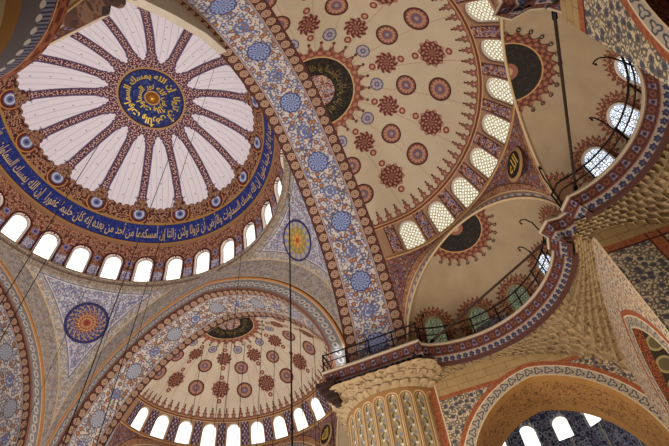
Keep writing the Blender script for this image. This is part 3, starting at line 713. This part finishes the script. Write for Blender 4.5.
# ================================================================= EXEDRAE
DC, RH = 7.1, math.hypot(1.9, 5.4)
def exedra(q, axdeg, label, panem, spacing, wl):
    root = empty('exedra', (0, 0, 0)); ax = RAD(axdeg); cx, cy = A_+WID+DC*math.cos(ax), DC*math.sin(ax); zc = ZG+.15
    root.location = rotz((cx, cy, zc), q); tag(root, label, 'exedra')
    n0 = (math.cos(ax), math.sin(ax))
    def P(phi, el, d=0.):
        a = ax+RAD(phi); e = RAD(el); R = RH+d; return rotz((cx+R*math.cos(e)*math.cos(a), cy+R*math.cos(e)*math.sin(a), zc+R*math.sin(e)), q)
    elm = math.degrees(math.acos(1.9/RH))
    def fn(u, v):
        el = elm*v*.9995; pm = math.degrees(math.acos(min(1, 1.9/(RH*math.cos(RAD(el)))))); return (*P(u*pm, el), u*pm/spacing, el)
    shift(gridmesh('painted_shell', lsp(-1, 1, 81), [1-(1-t)**1.6 for t in np.linspace(0, 1, 40)], fn, mt['ochre plaster with window rays'], root))
    # arch rim on the opening
    mb = MB(); mb2 = MB()
    pa = []; pb = []
    for t in np.linspace(0, PI, 60):
        for L, rr, dd in ((pa, 5.36, -.03), (pb, 5.22, .10)):
            tt = rr*math.cos(t); L.append(rotz((A_+WID+(9+dd)*n0[0]-tt*n0[1], (9+dd)*n0[1]+tt*n0[0], zc+rr*math.sin(t)), q))
    mb.tube(pa, .07, 6); shift(mb.build('arch_moulding', plain('cream arch moulding', 'c9b088'), root, True))
    # crown medallion hanging at the top of the opening
    ctr = rotz((A_+WID+9*n0[0], 9*n0[1], zc+5.4), q); c = rotz((cx, cy, zc), q); d = (Vector(ctr)-Vector(c)).normalized()
    def rim(a): t = (a*26/(2*PI)) % 1; return 1.92+.28*max(0, 1-abs(t-.5)*3.)
    inward = Vector(rotz((n0[0], n0[1], 0), q))
    cm = disc_on(c, RH, ctr, rim, mt['small crown medallion'], 'crown_medallion', root, 260, 8, .06, up=tuple(inward)); shift(cm)
    # cut away what would stand in front of the opening plane
    me = cm.data; keep = [p for p in me.polygons if (Vector(p.center)-Vector(ctr)).dot(inward) > -.02]
    V = [v.co.copy() for v in me.vertices]; uvl = me.uv_layers[0].data; U = [(0, 0)]*len(V)
    for p in me.polygons:
        for li in p.loop_indices: U[me.loops[li].vertex_index] = tuple(uvl[li].uv)
    Fk = [tuple(p.vertices) for p in keep]; o = mesh_obj('crown_medallion', V, Fk, mt['small crown medallion'], root, uvs=U, smooth=True); shift(o); bpy.data.objects.remove(cm); cm = o; cm.name = 'crown_medallion'
    mb = MB(); x = Vector(inward).cross(d).normalized(); y = d.cross(x)
    for kk in range(26):
        a = (kk+.5)*2*PI/26; qv = d*RH+(x*math.cos(a)+y*math.sin(a))*2.30; p = Vector(c)+qv.normalized()*(RH-.10)
        if (p-Vector(ctr)).dot(inward) < .1: continue
        ring = [p+(x*math.cos(t)+y*math.sin(t))*.075 for t in np.linspace(0, 2*PI, 9)]; mb.tube(ring, .022, 4, False)
    if mb.v: o = mb.build('ray_finials', plain('dark rust paint', '2a120d'), cm); o['kind'] = 'stuff'
    # windows: tracery frame standing a little proud, pane recessed in it
    kk = int(62//spacing)
    for i in range(-kk, kk+1):
        phi = i*spacing; hw, sill, spr = .55, .92, 1.95
        WN[0] += 1; pts = []
        for t in list(np.linspace(0, PI, 17)): pts.append((hw*math.cos(t), spr+hw*math.sin(t)))
        pts = [(hw, sill)]+pts+[(-hw, sill)]; n = len(pts); V = []; F = []; kR = PI/180*RH
        for sc, d_ in ((1.14, -.02), (1.14, -.12), (1., -.12), (1., -.0)):
            for a, b in pts: V.append(P(phi+a*sc/kR, (1.7+(b-1.7)*sc)/kR, d_))
        for r_ in range(3):
            for j in range(n): F.append((r_*n+j, r_*n+(j+1) % n, (r_+1)*n+(j+1) % n, (r_+1)*n+j))
        w = mesh_obj('window_%d' % WN[0], V, F, WFRAME if panem == P_EX else plain('buff tracery', '8c7a5a')); struct(w, wl % ORD[kk-i], 'window'); w['group'] = 'small arched windows above the gallery of the '+('middle' if axdeg == 0 else 'side')+' exedra' if q == 0 else 'small arched windows above the far gallery'
        V = [P(phi+a/kR, b/kR, -.05) for a, b in pts]+[P(phi, 1.7/kR, -.05)]; U = [(a, b) for a, b in pts]+[(0, 1.7)]
        pm = panem
        if panem == 'mix': pm = P_EX if i == -1 else P_GR
        mesh_obj('pane', V, [(j, (j+1) % n, n) for j in range(n)], pm, w, uvs=U)
        mb = MB()
        for a in (-.16, .16): mb.tube([P(phi+a/kR, sill/kR, -.08), P(phi+a/kR, (spr+.48)/kR, -.08)], .014, 4)
        for b in (1.25, 1.6, 1.95): mb.tube([P(phi-hw/kR, b/kR, -.08), P(phi+hw/kR, b/kR, -.08)], .014, 4)
        mb.build('glazing_bar', plain('grey lead', '55595e'), w)
    return root
exedra(0, 60, 'ochre exedra at centre right with green windows and black half medallion', 'mix', 26.5, '%s small leaded window from the left over the lower exedra gallery')
exedra(0, 0, 'ochre exedra at upper right with bright windows and black half medallion', P_EX, 22.5, '%s small bright window counting up over the upper exedra gallery')
exedra(0, -60, 'ochre exedra overhead beyond the top of the frame', P_EX, 26.5, '%s small leaded window of the exedra overhead')

for a_, w_ in ((60, 'left'), (0, 'middle'), (-60, 'right')):
    exedra(1, a_, 'exedra under the far half dome, '+w_+' of three', P_EX, 26.5, '%s small window of the far '+w_+' exedra')

# ================================================================= GALLERY: slab, cornice, railing
def arcpts(cx, cy, r, a0, a1, n): return [(cx+r*math.cos(RAD(a)), cy+r*math.sin(RAD(a))) for a in np.linspace(a0, a1, n)]
XC = A_+WID
Cq = (18.37, 5.37); Dq = (23.75, 0.)
p1path = [(10.5, 12.4), (10.5, 10.6), (10.55, 9.22), (12.5, 9.2), (14.4, 9.15), (15.95, 9.1)]
cpath = arcpts(*Cq, 4.8, 119, 4, 30)
blockC = [(23.0, 5.25), (22.95, 4.55), (23.35, 4.15)]
dpath = [(23.75, 3.95)]+arcpts(*Dq, 3.35, 84, -44, 34)+[(25.6, -3.25), (24.9, -3.95), (24.3, -4.42)]
mir = lambda L: [(x, -y) for x, y in L][::-1]
def offset_path(P, d):
    """shift a polyline to its left by d (outward, under the gallery)"""
    out = []
    for i in range(len(P)):
        a = Vector(P[max(i-1, 0)]); b = Vector(P[min(i+1, len(P)-1)]); t = (b-a).normalized(); n = Vector((-t.y, t.x)); out.append(Vector(P[i])+n*d)
    return out
CPROF = [(0., ZG+.20), (-.02, ZG+.17), (-.02, ZG+.09), (.04, ZG+.07), (.26, ZG-.30), (.32, ZG-.42), (.38, ZG-.47), (.54, ZG-.66), (.58, ZG-.76), (.68, ZG-.80)]
cps = [0.]
for a, b in zip(CPROF[:-1], CPROF[1:]): cps.append(cps[-1]+math.hypot(a[0]-b[0], a[1]-b[1]))
def gallery(P, label, side=1., q=0):
    root = tag(empty('gallery_cornice', (P[0][0], P[0][1], ZG)), label, 'cornice', 'gallery cornice runs round the exedrae and piers')
    Ls = [0.]
    for a, b in zip(P[:-1], P[1:]): Ls.append(Ls[-1]+math.dist(a, b))
    offs = [offset_path(P, d*side) for d, z in CPROF]
    def sl(i, j): p = offs[j][i]; return (p.x, p.y, CPROF[j][1], Ls[i], cps[j])
    shift(gridmesh('stone_edge', range(len(P)), [0, 1, 2, 3], sl, SLAB, root, smooth=False))
    s0 = cps[3]
    shift(gridmesh('painted_cornice', range(len(P)), range(3, len(CPROF)), lambda i, j: (*sl(i, j)[:4], cps[j]-s0), mt['cornice paint'], root, smooth=False))
    back = offset_path(P, 1.3*side); shift(gridmesh('walkway', range(len(P)), [0, 1], lambda i, j: ((offs[0][i] if j == 0 else back[i]).x, (offs[0][i] if j == 0 else back[i]).y, ZG+.2, Ls[i], j), SLAB, root, smooth=False))
    return root
def densify(P, step=.5):
    out = [P[0]]
    for a, b in zip(P[:-1], P[1:]):
        n = max(1, int(math.dist(a, b)/step)); out += [(a[0]+(b[0]-a[0])*k/n, a[1]+(b[1]-a[1])*k/n) for k in range(1, n+1)]
    return out
gallery(p1path, 'straight railed cornice on top of the fluted pier at bottom centre')
gallery([(15.95, 9.1), (16.0, 9.45)]+cpath[1:], 'curved painted cornice under the lower exedra')
gallery([(22.95, 5.9), (23.0, 5.2), (22.72, 4.75), (23.1, 4.2), (23.6, 4.25), (24.1, 4.05)], 'angular painted cornice block where the two exedra galleries meet')
gallery(dpath, 'curved painted cornice under the upper exedra')
gallery(mir([(22.95, 5.9), (23.0, 5.2), (22.72, 4.9), (23.2, 4.55), (23.8, 4.6), (24.2, 4.45)]), 'painted cornice block hanging at the top edge right of centre')
gallery(densify(mir([(9.3, 12.4), (9.3, 10.6), (10.2, 9.72), (12.3, 9.7), (12.75, 10.2), (12.9, 12)]), .5), 'dark cornice on the near pier at the top left')
gallery(mir(cpath), 'curved painted cornice of the exedra overhead')
def railing(P, label, hook_at=(), n_post=None, h=1.05, side=1.):
    root = tag(empty('railing', (P[0][0], P[0][1], ZG+.2)), label, 'railing', 'iron railings on the gallery edge')
    Q = [(p.x, p.y) for p in offset_path(P, .10*side)]; Ls = [0.]
    for a, b in zip(Q[:-1], Q[1:]): Ls.append(Ls[-1]+math.dist(a, b))
    def at(s):
        for i in range(len(Q)-1):
            if Ls[i+1] >= s: f = (s-Ls[i])/(Ls[i+1]-Ls[i]+1e-9); return Vector((Q[i][0]+(Q[i+1][0]-Q[i][0])*f, Q[i][1]+(Q[i+1][1]-Q[i][1])*f, ZG+.2))
        return Vector((*Q[-1], ZG+.2))
    n = n_post or max(2, int(round(Ls[-1]/1.6))+1)
    for z, r in ((h, .045), (h*.55, .032)): m = MB(); m.tube([at(s)+Vector((0, 0, z)) for s in np.linspace(0, Ls[-1], 40)], r, 5); shift(m.build('rail', IRON, root, True))
    for i in range(n):
        p = at(Ls[-1]*i/(n-1)); m = MB(); m.tube([p, p+Vector((0, 0, h+.05))], .042, 5); m.box(p+Vector((0, 0, .04)), (.07, .07, .04)); shift(m.build('post', IRON, root))
    return root, at, Ls[-1]
def lamp_bracket(p, inward, label, h=1.9):
    """tall iron stem leaning over the edge with a curled tip"""
    iv = Vector((inward[0], inward[1], 0)).normalized(); p = Vector(p); up = Vector((0, 0, 1))
    pts = [p, p+up*h*.5+iv*.10, p+up*h*.85+iv*.22, p+up*h+iv*.42, p+up*(h+.03)+iv*.6, p+up*(h-.08)+iv*.72, p+up*(h-.18)+iv*.68]
    m = MB(); m.tube(pts, .032, 6); o = empty('lamp_bracket', p); tag(o, label, 'lamp bracket', 'curled lamp brackets on the gallery edge'); shift(m.build('stem', IRON, o, True))
    m = MB(); m.box(p+up*.06, (.09, .09, .06)); shift(m.build('foot', IRON, o)); m = MB(); m.tube([pts[-1], pts[-1]-up*.10], [.05, .03], 8); shift(m.build('hook_tip', IRON, o)); return o
pA, at1, L1 = railing(densify(p1path[1:], .4), 'straight iron railing above the fluted pier', n_post=6)
pB, at2_, L2 = railing(cpath, 'curved iron railing round the lower exedra', n_post=8)
pC, at3, L3 = railing(dpath, 'curved iron railing round the upper exedra', n_post=7)
railing(mir(cpath), 'iron railing of the exedra overhead')
def lb(atf, s, c, label, h=1.9):
    p = atf(s); lamp_bracket(p, (c[0]-p.x, c[1]-p.y), label, h)
lb(at2_, .25, Cq, 'curled lamp bracket where the pier meets the lower exedra', 1.5)
lb(at2_, L2*.80, Cq, 'curled lamp bracket on the right curve of the lower exedra')
lb(at2_, L2*.97, Cq, 'curled lamp bracket beside the block between the exedrae', 2.2)
lb(at3, .15, Dq, 'curled lamp bracket on the block at the foot of the upper exedra', 2.2)
lb(at3, L3*.33, Dq, 'curled lamp bracket between the two bright windows')
lb(at3, L3*.60, Dq, 'curled lamp bracket above the second bright window')
# tie beams across the exedra mouths
def beam(a, b, label):
    m = MB(); a, b = Vector(a), Vector(b); d = (b-a).normalized(); o = empty('tie_beam', a); tag(o, label, 'tie beam', 'dark tie beams across the exedra mouths')
    m.tube([a, b], .06, 6); shift(m.build('bar', WOOD, o)); m = MB(); m.tube([a, a+d*.25], .09, 8); m.tube([b-d*.25, b], .09, 8); shift(m.build('end_socket', IRON, o))
beam((16.4, 10.05, 15.6), (23.15, 5.85, 15.75), 'dark tie beam slanting across the lower exedra')
beam((24.7, 3.85, 16.0), (24.62, -4.1, 15.55), 'long dark tie beam crossing the upper exedra')

# ================================================================= MUQARNAS UNDER THE GALLERIES
def muq(q, r0, a0, a1, hit, label, tiers=7, slope=1., z0=ZG-.74, name='muqarnas_vault'):
    def fn(a, w):
        c, s = math.cos(RAD(a)), math.sin(RAD(a)); L = max(hit(c, s), r0+.06); r = r0+(L-r0)*w; z = z0-(r-r0)*slope
        span = L-r0; t = w*tiers; ti = math.floor(min(t, tiers-1e-6)); fy = t-ti
        cell = (a/3.7+.5*(ti % 2)) % 1; arch_ = math.sqrt(max(0, 1-(2*cell-1)**2)); d = .50*arch_*math.sin(min(1, fy*1.05)*PI)**.8*min(1, span/1.4)/1.6
        d += .06*math.sin(w*PI)
        return (q[0]+(r+d*.55)*c, q[1]+(r+d*.55)*s, z+d*.75, RAD(a)*r, r*1.)
    o = gridmesh(name, lsp(a0, a1, 300), lsp(0, 1, 71), fn, mt['golden stone'], smooth=False); tag(o, label, 'muqarnas', 'honeycomb vaulting under the galleries'); return o
XW, YW, YK = 24.3, 11.0, 4.4
def hitC(c, s):
    t = 1e9
    if c > 1e-6: t = min(t, (XW-Cq[0])/c)
    if s > 1e-6: t = min(t, (YW-Cq[1])/s)
    if c < -1e-6: t = min(t, (15.2-Cq[0])/c*1.0)
    return t
muq(Cq, 5.40, -8, 128, hitC, 'golden honeycomb vaulting below the lower exedra cornice')
def hitD(c, s):
    t = 6.2
    if abs(s) > 1e-6: t = min(t, (YK+.12)/abs(s))
    if c > 1e-6: t = min(t, (28.6-Dq[0])/c)
    return t
muq(Dq, 3.95, -36, 88, hitD, 'golden ribbed vaulting below the upper exedra cornice', tiers=7)

# ================================================================= PIERS
PCX, PCY = 13.45, 12.95
def pier(sx, sy, label, bx=3.9, ru=2.92, rl=2.5, cm='golden stone'):
    cx, cy = sx*PCX, sy*PCY; root = tag(empty('fluted_pier', (cx, cy, FLOOR)), label, 'pier', 'round fluted piers'); N = 26
    def fn(a, z):
        U = a/360*N; x = U-math.floor(U+.5); h = max(z-13.2, 0); ar = math.hypot(x*.68, h)/.68; dep = .13*max(0, 1-(ar/.44)**2) if ar < .44 else 0
        r = ru-dep if z > 8.2 else rl-dep
        return (cx+r*math.cos(RAD(a)), cy+r*math.sin(RAD(a)), z, U, z)
    zs = [FLOOR, 2, 5, 7.2, 7.6, 8.19, 8.21, 10, 12, 12.8]+lsp(13.0, 13.62, 12)+[13.8]
    shift(gridmesh('fluted_shaft', lsp(0, 360, N*10+1), zs, fn, mt['fluted pier paint'], root, smooth=True))
    # tiers of small niches carrying the square cornice
    def cor(a, w):
        c, s = math.cos(RAD(a)), math.sin(RAD(a)); L = min((3.0 if bx > 3.5 else bx)/max(abs(c), 1e-6), bx/max(abs(s), 1e-6)); L = min(L, bx*1.15); r = ru+.04+(L-ru-.04)*w**1.3
        cell = (a/9+.5*(math.floor(w*3) % 2)) % 1; d = .30*math.sqrt(max(0, 1-(2*cell-1)**2))*math.sin((w*3 % 1)*PI)
        return (cx+(r+d)*c, cy+(r+d)*s, 13.7+(ZG-.95-13.7+.05)*w**.75, RAD(a)*2.6, r)
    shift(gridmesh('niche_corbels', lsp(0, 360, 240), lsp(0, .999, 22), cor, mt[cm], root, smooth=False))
    # block that carries the arches above the gallery
    m = MB(); m.box((cx+sx*.0, cy, ZG+.0), (.1, .1, .1)) if False else None
    return root, cx, cy
p1, _, _ = pier(1, 1, 'fluted pier at bottom centre with painted flutes below the straight railing')
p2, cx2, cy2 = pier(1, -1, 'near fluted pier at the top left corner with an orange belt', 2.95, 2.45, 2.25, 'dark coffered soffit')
pier(-1, 1, 'fluted pier below the lower left pendentive')
pier(-1, -1, 'fluted pier outside the left edge')
m = MB()
for k, (w_, z_) in enumerate(((.62, ZG-.62), (.50, ZG-.86), (.34, ZG-1.12), (.18, ZG-1.40))): m.box((10.72+.10*k, 9.75+.05*k, z_), (w_*.8, w_, .14))
tg_ = m.build('carved_bracket', plain('dark carved timber', '2c1a14', bump=1.), p1); shift(tg_)
# carved belt of the near pier
BP = [(2.66, 7.98), (2.665, 7.93), (2.57, 7.64), (2.49, 7.42), (2.44, 7.20), (2.37, 6.98), (2.33, 6.78), (2.27, 6.55), (2.26, 6.50)]
bps = [0.]
for a, b in zip(BP[:-1], BP[1:]): bps.append(bps[-1]+math.hypot(a[0]-b[0], a[1]-b[1]))
shift(gridmesh('carved_belt', lsp(0, 360, 121), range(len(BP)), lambda a, j: (cx2+BP[j][0]*math.cos(RAD(a)), cy2+BP[j][0]*math.sin(RAD(a)), BP[j][1], RAD(a)*2.5, bps[j]), mt['belt paint'], p2))

# ================================================================= AISLE WALLS AND LOWER ARCHES
def aisle_arch(to3, ctr, hs, spring_z, apex_z, t0, t1, ztop, zbot, matn, e2f, name, label, depth, soffmat, kind='structure'):
    """wall in a vertical plane with a pointed opening; to3(t, z, d) -> point, d = depth behind the wall"""
    rise = apex_z-spring_z; e = (rise*rise-hs*hs)/(2*hs) if rise > hs else 0.; R = hs+e; sc = rise/math.sqrt(max(R*R-e*e, 1e-6))
    def prof(n=36):
        tm = math.acos(e/R); tt = np.linspace(0, tm, n); r = [(hs, zbot)]+[(-e+R*math.cos(t), spring_z+R*math.sin(t)*sc) for t in tt]; return r+[(-a, b) for a, b in r[-2::-1]]
    PR = prof(); S = [0.]
    for a, b in zip(PR[:-1], PR[1:]): S.append(S[-1]+math.dist(a, b))
    def edge(t, z):                                # metres outside the opening
        x = abs(t-ctr)
        return (math.hypot(x+e, (z-spring_z)/sc)-R) if z > spring_z else x-hs
    V = []; U = []; E2 = []; A3 = []; n = len(PR)
    wid = [0, .08, .3, .66, 1.0]
    fr = lsp(0, 1, 26)
    for i, (a, z) in enumerate(PR):
        x = ctr+a
        if z <= spring_z+1e-6: out = (t1 if a > 0 else t0, z)
        else:
            dx, dz = a, (z-spring_z)*1.0+.2; L = []
            if dx > 1e-6: L.append((t1-x)/dx)
            if dx < -1e-6: L.append((t0-x)/dx)
            L.append((ztop-z)/max(dz, 1e-6)); k = min(v for v in L if v >= 0); out = (x+dx*k, z+dz*k)
        for f in fr:
            tt, zz = x+(out[0]-x)*f, z+(out[1]-z)*f; V.append(to3(tt, zz, 0)); U.append((tt, zz)); E2.append((max(edge(tt, zz), 0.), e2f(tt, zz))); A3.append((S[i], 0))
    m = len(fr); F = [(i*m+j, (i+1)*m+j, (i+1)*m+j+1, i*m+j+1) for i in range(n-1) for j in range(m-1)]
    root = empty(name, to3(ctr, zbot, 0)); root['kind'] = 'structure'; root['label'] = label; root['category'] = 'wall'
    shift(mesh_obj('painted_face', V, F, mt[matn], root, uvs=U, uv2=E2, uv3=A3))
    # corners above the fan
    for tc in (t0, t1):
        zs_ = [v for v in V]
    back = [to3(t0-.0, zbot, .04), to3(t1, zbot, .04), to3(t1, ztop, .04), to3(t0, ztop, .04)]
    nA = len(PR); Vb = []; Ub = []
    for i, (a, z) in enumerate(PR):
        x = ctr+a; Vb.append(to3(x, z, .03)); Ub.append((x, z))
        ox = t1 if a > 0 else t0
        Vb.append(to3(ox if abs(a) > 1e-6 else x, z if abs(a) > 1e-6 else ztop, .03)); Ub.append((ox, z))
    shift(gridmesh('soffit', range(nA), lsp(0, depth, 6), lambda i, v: (*to3(ctr+PR[i][0], PR[i][1], v), S[i], v), mt[soffmat], root))
    return root
aisle_arch(lambda t, z, d: (t, YW+d, z), 20.35, 3.95, 8.2, 12.72, 15.2, XW, 14.3, FLOOR, 'aisle wall low', lambda t, z: min(t-15.5, 9) if t < 20 else 9, 'wall_lower_arch', 'aisle wall with a wide pointed arch and scroll border below the lower exedra', 3.4, 'golden soffit')
aisle_arch(lambda t, z, d: (XW+d, t, z), 7.3, 1.75, 8.2, 11.3, YK, YW, 13.9, FLOOR, 'aisle wall side', lambda t, z: t-YK, 'wall_side_arch', 'narrow side wall with a slender pointed arch at the right edge', 2.6, 'ornate narrow soffit')
aisle_arch(lambda t, z, d: (t, YK+d, z), 28.9, 2.2, 8.9, 11.9, XW, 31.5, 14.0, FLOOR, 'aisle wall front', lambda t, z: t-XW, 'wall_buttress_face', 'patterned pier face at the right edge with a red framed panel', 1.5, 'golden soffit')
aisle_arch(lambda t, z, d: (XW+d, -t, z), 7.3, 1.75, 8.2, 11.3, YK, YW, 14.2, FLOOR, 'aisle wall front', lambda t, z: t-YK, 'wall_near_arch', 'patterned pier face at the top right corner with a scroll-edged arch', 2.6, 'ornate narrow soffit')
# room beyond the lower arch
def backwall():
    root = empty('wall_beyond_arch', (20.5, 21, FLOOR)); root['kind'] = 'structure'; root['label'] = 'blue tiled wall with bright windows seen through the lower arch'; root['category'] = 'wall'
    cx, cy, R = 20.4, 15.2, 4.3; k = PI/180*R
    def S(az, el, d): a = RAD(az); return (cx+(R+d)*math.cos(a), cy+(R+d)*math.sin(a), 13.0+el*k)
    cl = []
    for i in range(-3, 3):
        azc = 90-(i+.5)*25.
        V = window_cell(S, azc, 12.5, 0, 32, 1., R, .3, 1.35, .48, .3, None, root, P_B, ORD[5-(i+3)]+' window from the right in the blue wall beyond the pointed arch', 'windows beyond the lower pointed arch'); v, f, u = V
        cl.append((v, f, [(a*k, b*k) for a, b in u]))
    shift(join_cells(cl, 'tiled_drum', mt['blue tile'], root))
    shift(gridmesh('drum_base', lsp(0, 180, 40), lsp(FLOOR, 13.0, 10), lambda a, z: (*S(a, 0, 0)[:2], z, a*k, z), mt['blue tile'], root))
    shift(gridmesh('pale_moulding', lsp(0, 180, 40), [0, 1, 2], lambda a, j: (*S(a, 0, (-.16, -.16, 0)[j])[:2], 13.0+32*k+(0, .22, .22)[j], a, j), SLAB, root, smooth=False))
    shift(gridmesh('vault', lsp(0, 360, 60), lsp(0, 90, 16), lambda a, e: (cx+R*math.cos(RAD(e))*math.cos(RAD(a)), cy+R*math.cos(RAD(e))*math.sin(RAD(a)), 13.0+32*k+.2+R*.6*math.sin(RAD(e)), a*k, e*k), mt['blue tile'], root))
backwall()
lamp('aisle_light', 'POINT', (20.6, 15.5, 9), 60, (.8, .88, 1), .6)
lamp('window_daylight', 'SPOT', (7.0, 2.0, 25.0), 9000, (.86, .92, 1), .2, (10.95, 11.6, 17.6), 9)  # spot added in open air to make the daylight patch beside the pier

# floor and outer walls that close the hall
fl_ = gridmesh('floor', lsp(-34, 36, 8), lsp(-34, 36, 8), lambda u, v: (u, v, FLOOR, u, v), mt['carpet'], smooth=False); struct(fl_)
for nm, f in (('wall_right', lambda u, v: (33., u, v, u, v)), ('wall_far', lambda u, v: (u, 33., v, u, v)), ('wall_left', lambda u, v: (-33., u, v, u, v))):
    struct(gridmesh(nm, lsp(-34, 36, 6), lsp(FLOOR, 15.4, 5), f, mt['plaster'], smooth=False))

# ================================================================= CABLES
def cable(x, y, z0, z1, label, r=.02):
    m = MB(); m.tube([(x, y, z0), (x, y, z1)], r, 5); o = m.build('hanging_cable', IRON); tag(o, label, 'cable', 'long lamp cables hanging from the domes')
def hit_dome(u, v, zt):
    f = Vector((math.sin(YAW)*math.cos(PITCH), math.cos(YAW)*math.cos(PITCH), math.sin(PITCH))); r = Vector((math.cos(YAW), -math.sin(YAW), 0)); d = -r.cross(f)
    c, s = math.cos(ROLL), math.sin(ROLL); rx = c*r+s*d; dy = -s*r+c*d; w = rx*(u-334.5)+dy*(v-223)+f*FPX; t = zt/w.z; return CAM[0]+w.x*t, CAM[1]+w.y*t
CB = [((289, 186), 31, 'thick dark cable dropping past the gold roundel', .045), ((60, 236), 33, 'thick cable crossing the far left drum windows', .03),
      ((101, 141), 34, 'cable slanting from the blue centre medallion to the lower left edge', .026), ((205, 60), 37, 'thin cable right of the centre medallion', .018), ((318, 250), 28, 'thin cable beside the great painted arch', .018)]
CB += [((217, 60), 38, 'thin cable over the white gores right of the centre medallion', .014), ((247, 200), 31, 'thin cable in front of the right end of the blue script ring', .016), ((160, 262), 31, 'thin cable crossing a drum window below the centre medallion', .016),
       ((120, 300), 29, 'thin cable just right of the blue and gold roundel', .018), ((98, 262), 31, 'thin cable across the blue and gold roundel', .016), ((309, 262), 28, 'thin cable beside the gold roundel, on its right', .016), ((20, 300), 28, 'thin cable across the far left arch', .018)]
for (px, z, l, r) in CB: x, y = hit_dome(*px, z); cable(x, y, 2.5, z+ (0 if z > 31 else 2), l, r)
for i, u in enumerate((206, 226, 246, 262, 275, 300, 310)):
    x, y = hit_dome(u, 330, 26 if i % 2 else 29); cable(x, y, 2.5, 29.5, ('thin cable over the far half dome, number counted from the left').replace('number', ['first', 'second', 'third', 'fourth', 'fifth', 'sixth', 'seventh'][i]), .022)
